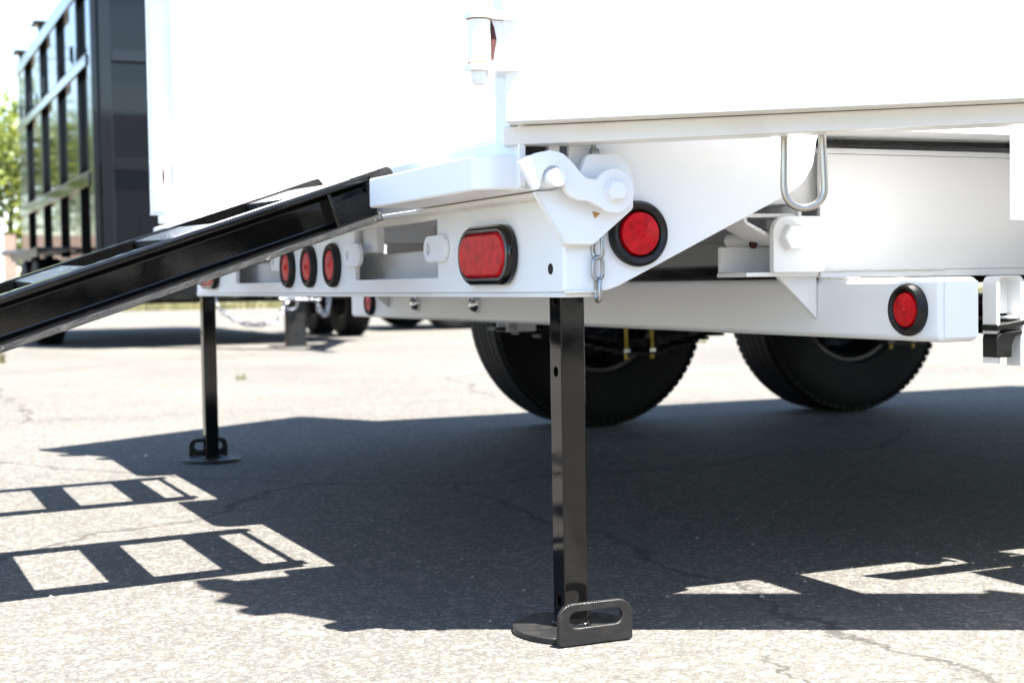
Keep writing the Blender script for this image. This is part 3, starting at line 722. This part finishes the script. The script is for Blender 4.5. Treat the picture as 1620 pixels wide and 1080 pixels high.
# ------------------------------------------------------------------ background: wall, fence posts, pole and wires, trees, weeds
b = BM(); bx(b, (-9, 40.0, 0), (3.05, 40.25, 2.05), .01); tag(obj('brick_wall', b, 'brick', None, 35, (-3, 40.1, 0)), 'low red brick wall at the far left edge of the lot', 'wall')
b = BM(); bx(b, (2.02, 34.2, 0), (2.22, 34.4, 2.1), .02); bx(b, (1.99, 34.17, 2.1), (2.25, 34.43, 2.18), .01); tag(obj('fence_post', b, 'conc', None, 35, (2.25, 34.3, 0)), 'pale concrete post in front of the brick wall', 'post')
ORG = Vector((0, 0, 0))
def tree(x, y, h, rx, leaf, label, n=3800, ls=.26, low=.12):
    e = empty('leafy_tree', (x, y, 0), label, 'tree', 'trees beyond the lot')
    rnd = random.Random(int(x*97+y*13))
    b = BM(); top = Vector((x+rnd.uniform(-.3, .3), y, h*.72))
    tube(b, [(x, y, -.05), (x+.04, y, h*.2), (x+.1, y+.05, h*.45), top], [.045*h*.6, .034*h*.6, .024*h*.6, .01*h*.6], 10)
    cl = []
    for k in range(11):
        a = rnd.uniform(0, 6.28); t = rnd.uniform(.22, .66); s = Vector((x+.06, y+.03, h*t))
        end = Vector((x+math.cos(a)*rx*rnd.uniform(.5, .9), y+math.sin(a)*rx*rnd.uniform(.5, .9), h*min(.92, t+rnd.uniform(.1, .3))))
        tube(b, [s, s.lerp(end, .5)+Vector((0, 0, .1)), end], [.012*h*.6, .008*h*.6, .004*h*.6], 6); cl.append(end)
    obj('trunk', b, 'bark', e, 60)
    for k in range(26):
        a = rnd.uniform(0, 6.28); u = rnd.uniform(low, 1); rr = rx*math.sqrt(max(.05, 1-(abs(u-.55)/.5)**2))*rnd.uniform(.25, 1)
        cl.append(Vector((x+math.cos(a)*rr, y+math.sin(a)*rr, h*u*.95)))
    V, Fc = [], []
    for k in range(n):
        c = rnd.choice(cl); sp = h*.085
        p = c+Vector((rnd.gauss(0, sp), rnd.gauss(0, sp), rnd.gauss(0, sp*.8)))
        if p.z < .3: continue
        a = Vector((rnd.gauss(0, 1), rnd.gauss(0, 1), rnd.gauss(0, .6))).normalized(); c2 = a.cross(Vector((rnd.gauss(0, 1), rnd.gauss(0, 1), rnd.gauss(0, 1)))).normalized()
        s = ls*rnd.uniform(.6, 1.3); i = len(V)
        V += [p-a*s*.5-e.location, p+c2*s*.28-e.location, p+a*s*.5-e.location, p-c2*s*.28-e.location]; Fc.append((i, i+1, i+2, i+3))
    me = bpy.data.meshes.new('crown'); me.from_pydata(V, [], Fc); me.materials.append(M[leaf])
    o = bpy.data.objects.new('crown', me); COL.objects.link(o); o.parent = e
tree(3.2, 44, 6.0, 2.6, 'leafA', 'yellow-green tree rising above the brick wall at the left edge', 5200)
tree(-1.0, 45, 7.6, 3.0, 'leafA', 'bright tree mirrored in the black trailer side, left of the wall end', 6500)
tree(-5.5, 44, 7.0, 3.0, 'leafB', 'mid green tree behind the brick wall, left of the bright trees', 5000)
tree(-12, 46, 7.2, 3.4, 'leafB', 'tallest green tree far left behind the brick wall', 3800)
tree(7.5, 45, 5.0, 2.4, 'leafB', 'green tree hidden behind the black dump trailer', 3000)
tree(12.5, 44, 5.4, 2.6, 'leafA', 'yellow-green tree behind the white dump trailer bed', 3000)
tree(19, 46, 6.4, 3.0, 'leafB', 'green tree far to the right behind the white trailer', 3000)
e = empty('utility_pole', (-16, 39, 0), 'wooden utility pole carrying two thin wires at the far left', 'pole')
b = BM(); tube(b, [(-16, 39, -.1), (-16, 39, 8.2)], [.16, .11], 14); obj('pole', b, 'wood', e)
b = BM(); bx(b, (-16.05, 38.0, 7.0), (-15.95, 40.0, 7.12), .01); obj('cross_arm', b, 'wood', e)
for z, y in ((7.28, 39.9), (6.70, 38.2)):
    b = BM(); tube(b, [(-16, y, z)]+[(-16+k*5.2, y+.02*k, z-.35*(1-((k-5)/5)**2)*.3) for k in range(1, 11)], .012, 6); obj('wire', b, 'rubber', e)
# grass strip beyond the lot and weeds in the cracks
def blades(name, areas, n, hmin, hmax, label, cat, kind):
    V, Fc = [], []
    for k in range(n):
        x0, x1, y0, y1 = random.choice(areas); x, y = random.uniform(x0, x1), random.uniform(y0, y1)
        h = random.uniform(hmin, hmax); a = random.uniform(0, 6.28); wd = h*.09; dx, dy = random.gauss(0, h*.3), random.gauss(0, h*.3); i = len(V)
        V += [(x-math.cos(a)*wd, y-math.sin(a)*wd, -.012), (x+math.cos(a)*wd, y+math.sin(a)*wd, -.012), (x+dx, y+dy, h)]; Fc.append((i, i+1, i+2))
    me = bpy.data.meshes.new(name); me.from_pydata(V, [], Fc); me.materials.append(M['grass'])
    o = bpy.data.objects.new(name, me); COL.objects.link(o); tag(o, label, cat, None, kind); return o
blades('grass', [(-15, 40, 32.9, 35), (-15, 40, 32.7, 38)], 16000, .06, .30, 'dry green and yellow grass beyond the edge of the asphalt', 'grass', 'stuff')
blades('weed', [(-.14, .02, 8.75, 8.95), (-.08, -.0, 8.8, 8.9)], 130, .02, .09, 'small green weed tuft growing in the asphalt at the left edge', 'weed', None)
blades('weed', [(4.6, 4.9, 8.2, 8.35), (5.1, 5.3, 8.1, 8.2)], 120, .02, .07, 'small weed tuft in the asphalt behind the white bumper beam', 'weed', None)
blades('weed', [(.93, .99, 5.9, 5.96)], 40, .01, .05, 'tiny weed on the sunlit asphalt left of the far support leg', 'weed', None)
# loose grit lying on the asphalt
V, Fc = [], []
for k in range(900):
    t = random.uniform(-.35, .42); dd = random.uniform(1.6, 7.5)
    x = CAM.x + fw.x*dd + fw.y*t*dd; y = CAM.y + fw.y*dd - fw.x*t*dd; r = random.uniform(.0012, .0042)*(1.6 if random.random() < .06 else 1); i = len(V)
    q = [Vector((random.uniform(.6, 1.2)*a, random.uniform(.6, 1.2)*c, d)) for a, c, d in ((1, 0, .1), (0, 1, .15), (-1, 0, .1), (0, -1, .05), (.1, .1, .8))]
    V += [(x+p.x*r, y+p.y*r, .0003+p.z*r) for p in q]; Fc += [(i, i+1, i+4), (i+1, i+2, i+4), (i+2, i+3, i+4), (i+3, i, i+4)]
me = bpy.data.meshes.new('grit'); me.from_pydata(V, [], Fc); me.materials.append(simple('grit_stone', (.20, .18, .15), .9))
o = bpy.data.objects.new('grit', me); COL.objects.link(o); tag(o, 'loose grit scattered over the asphalt', 'grit', None, 'stuff')
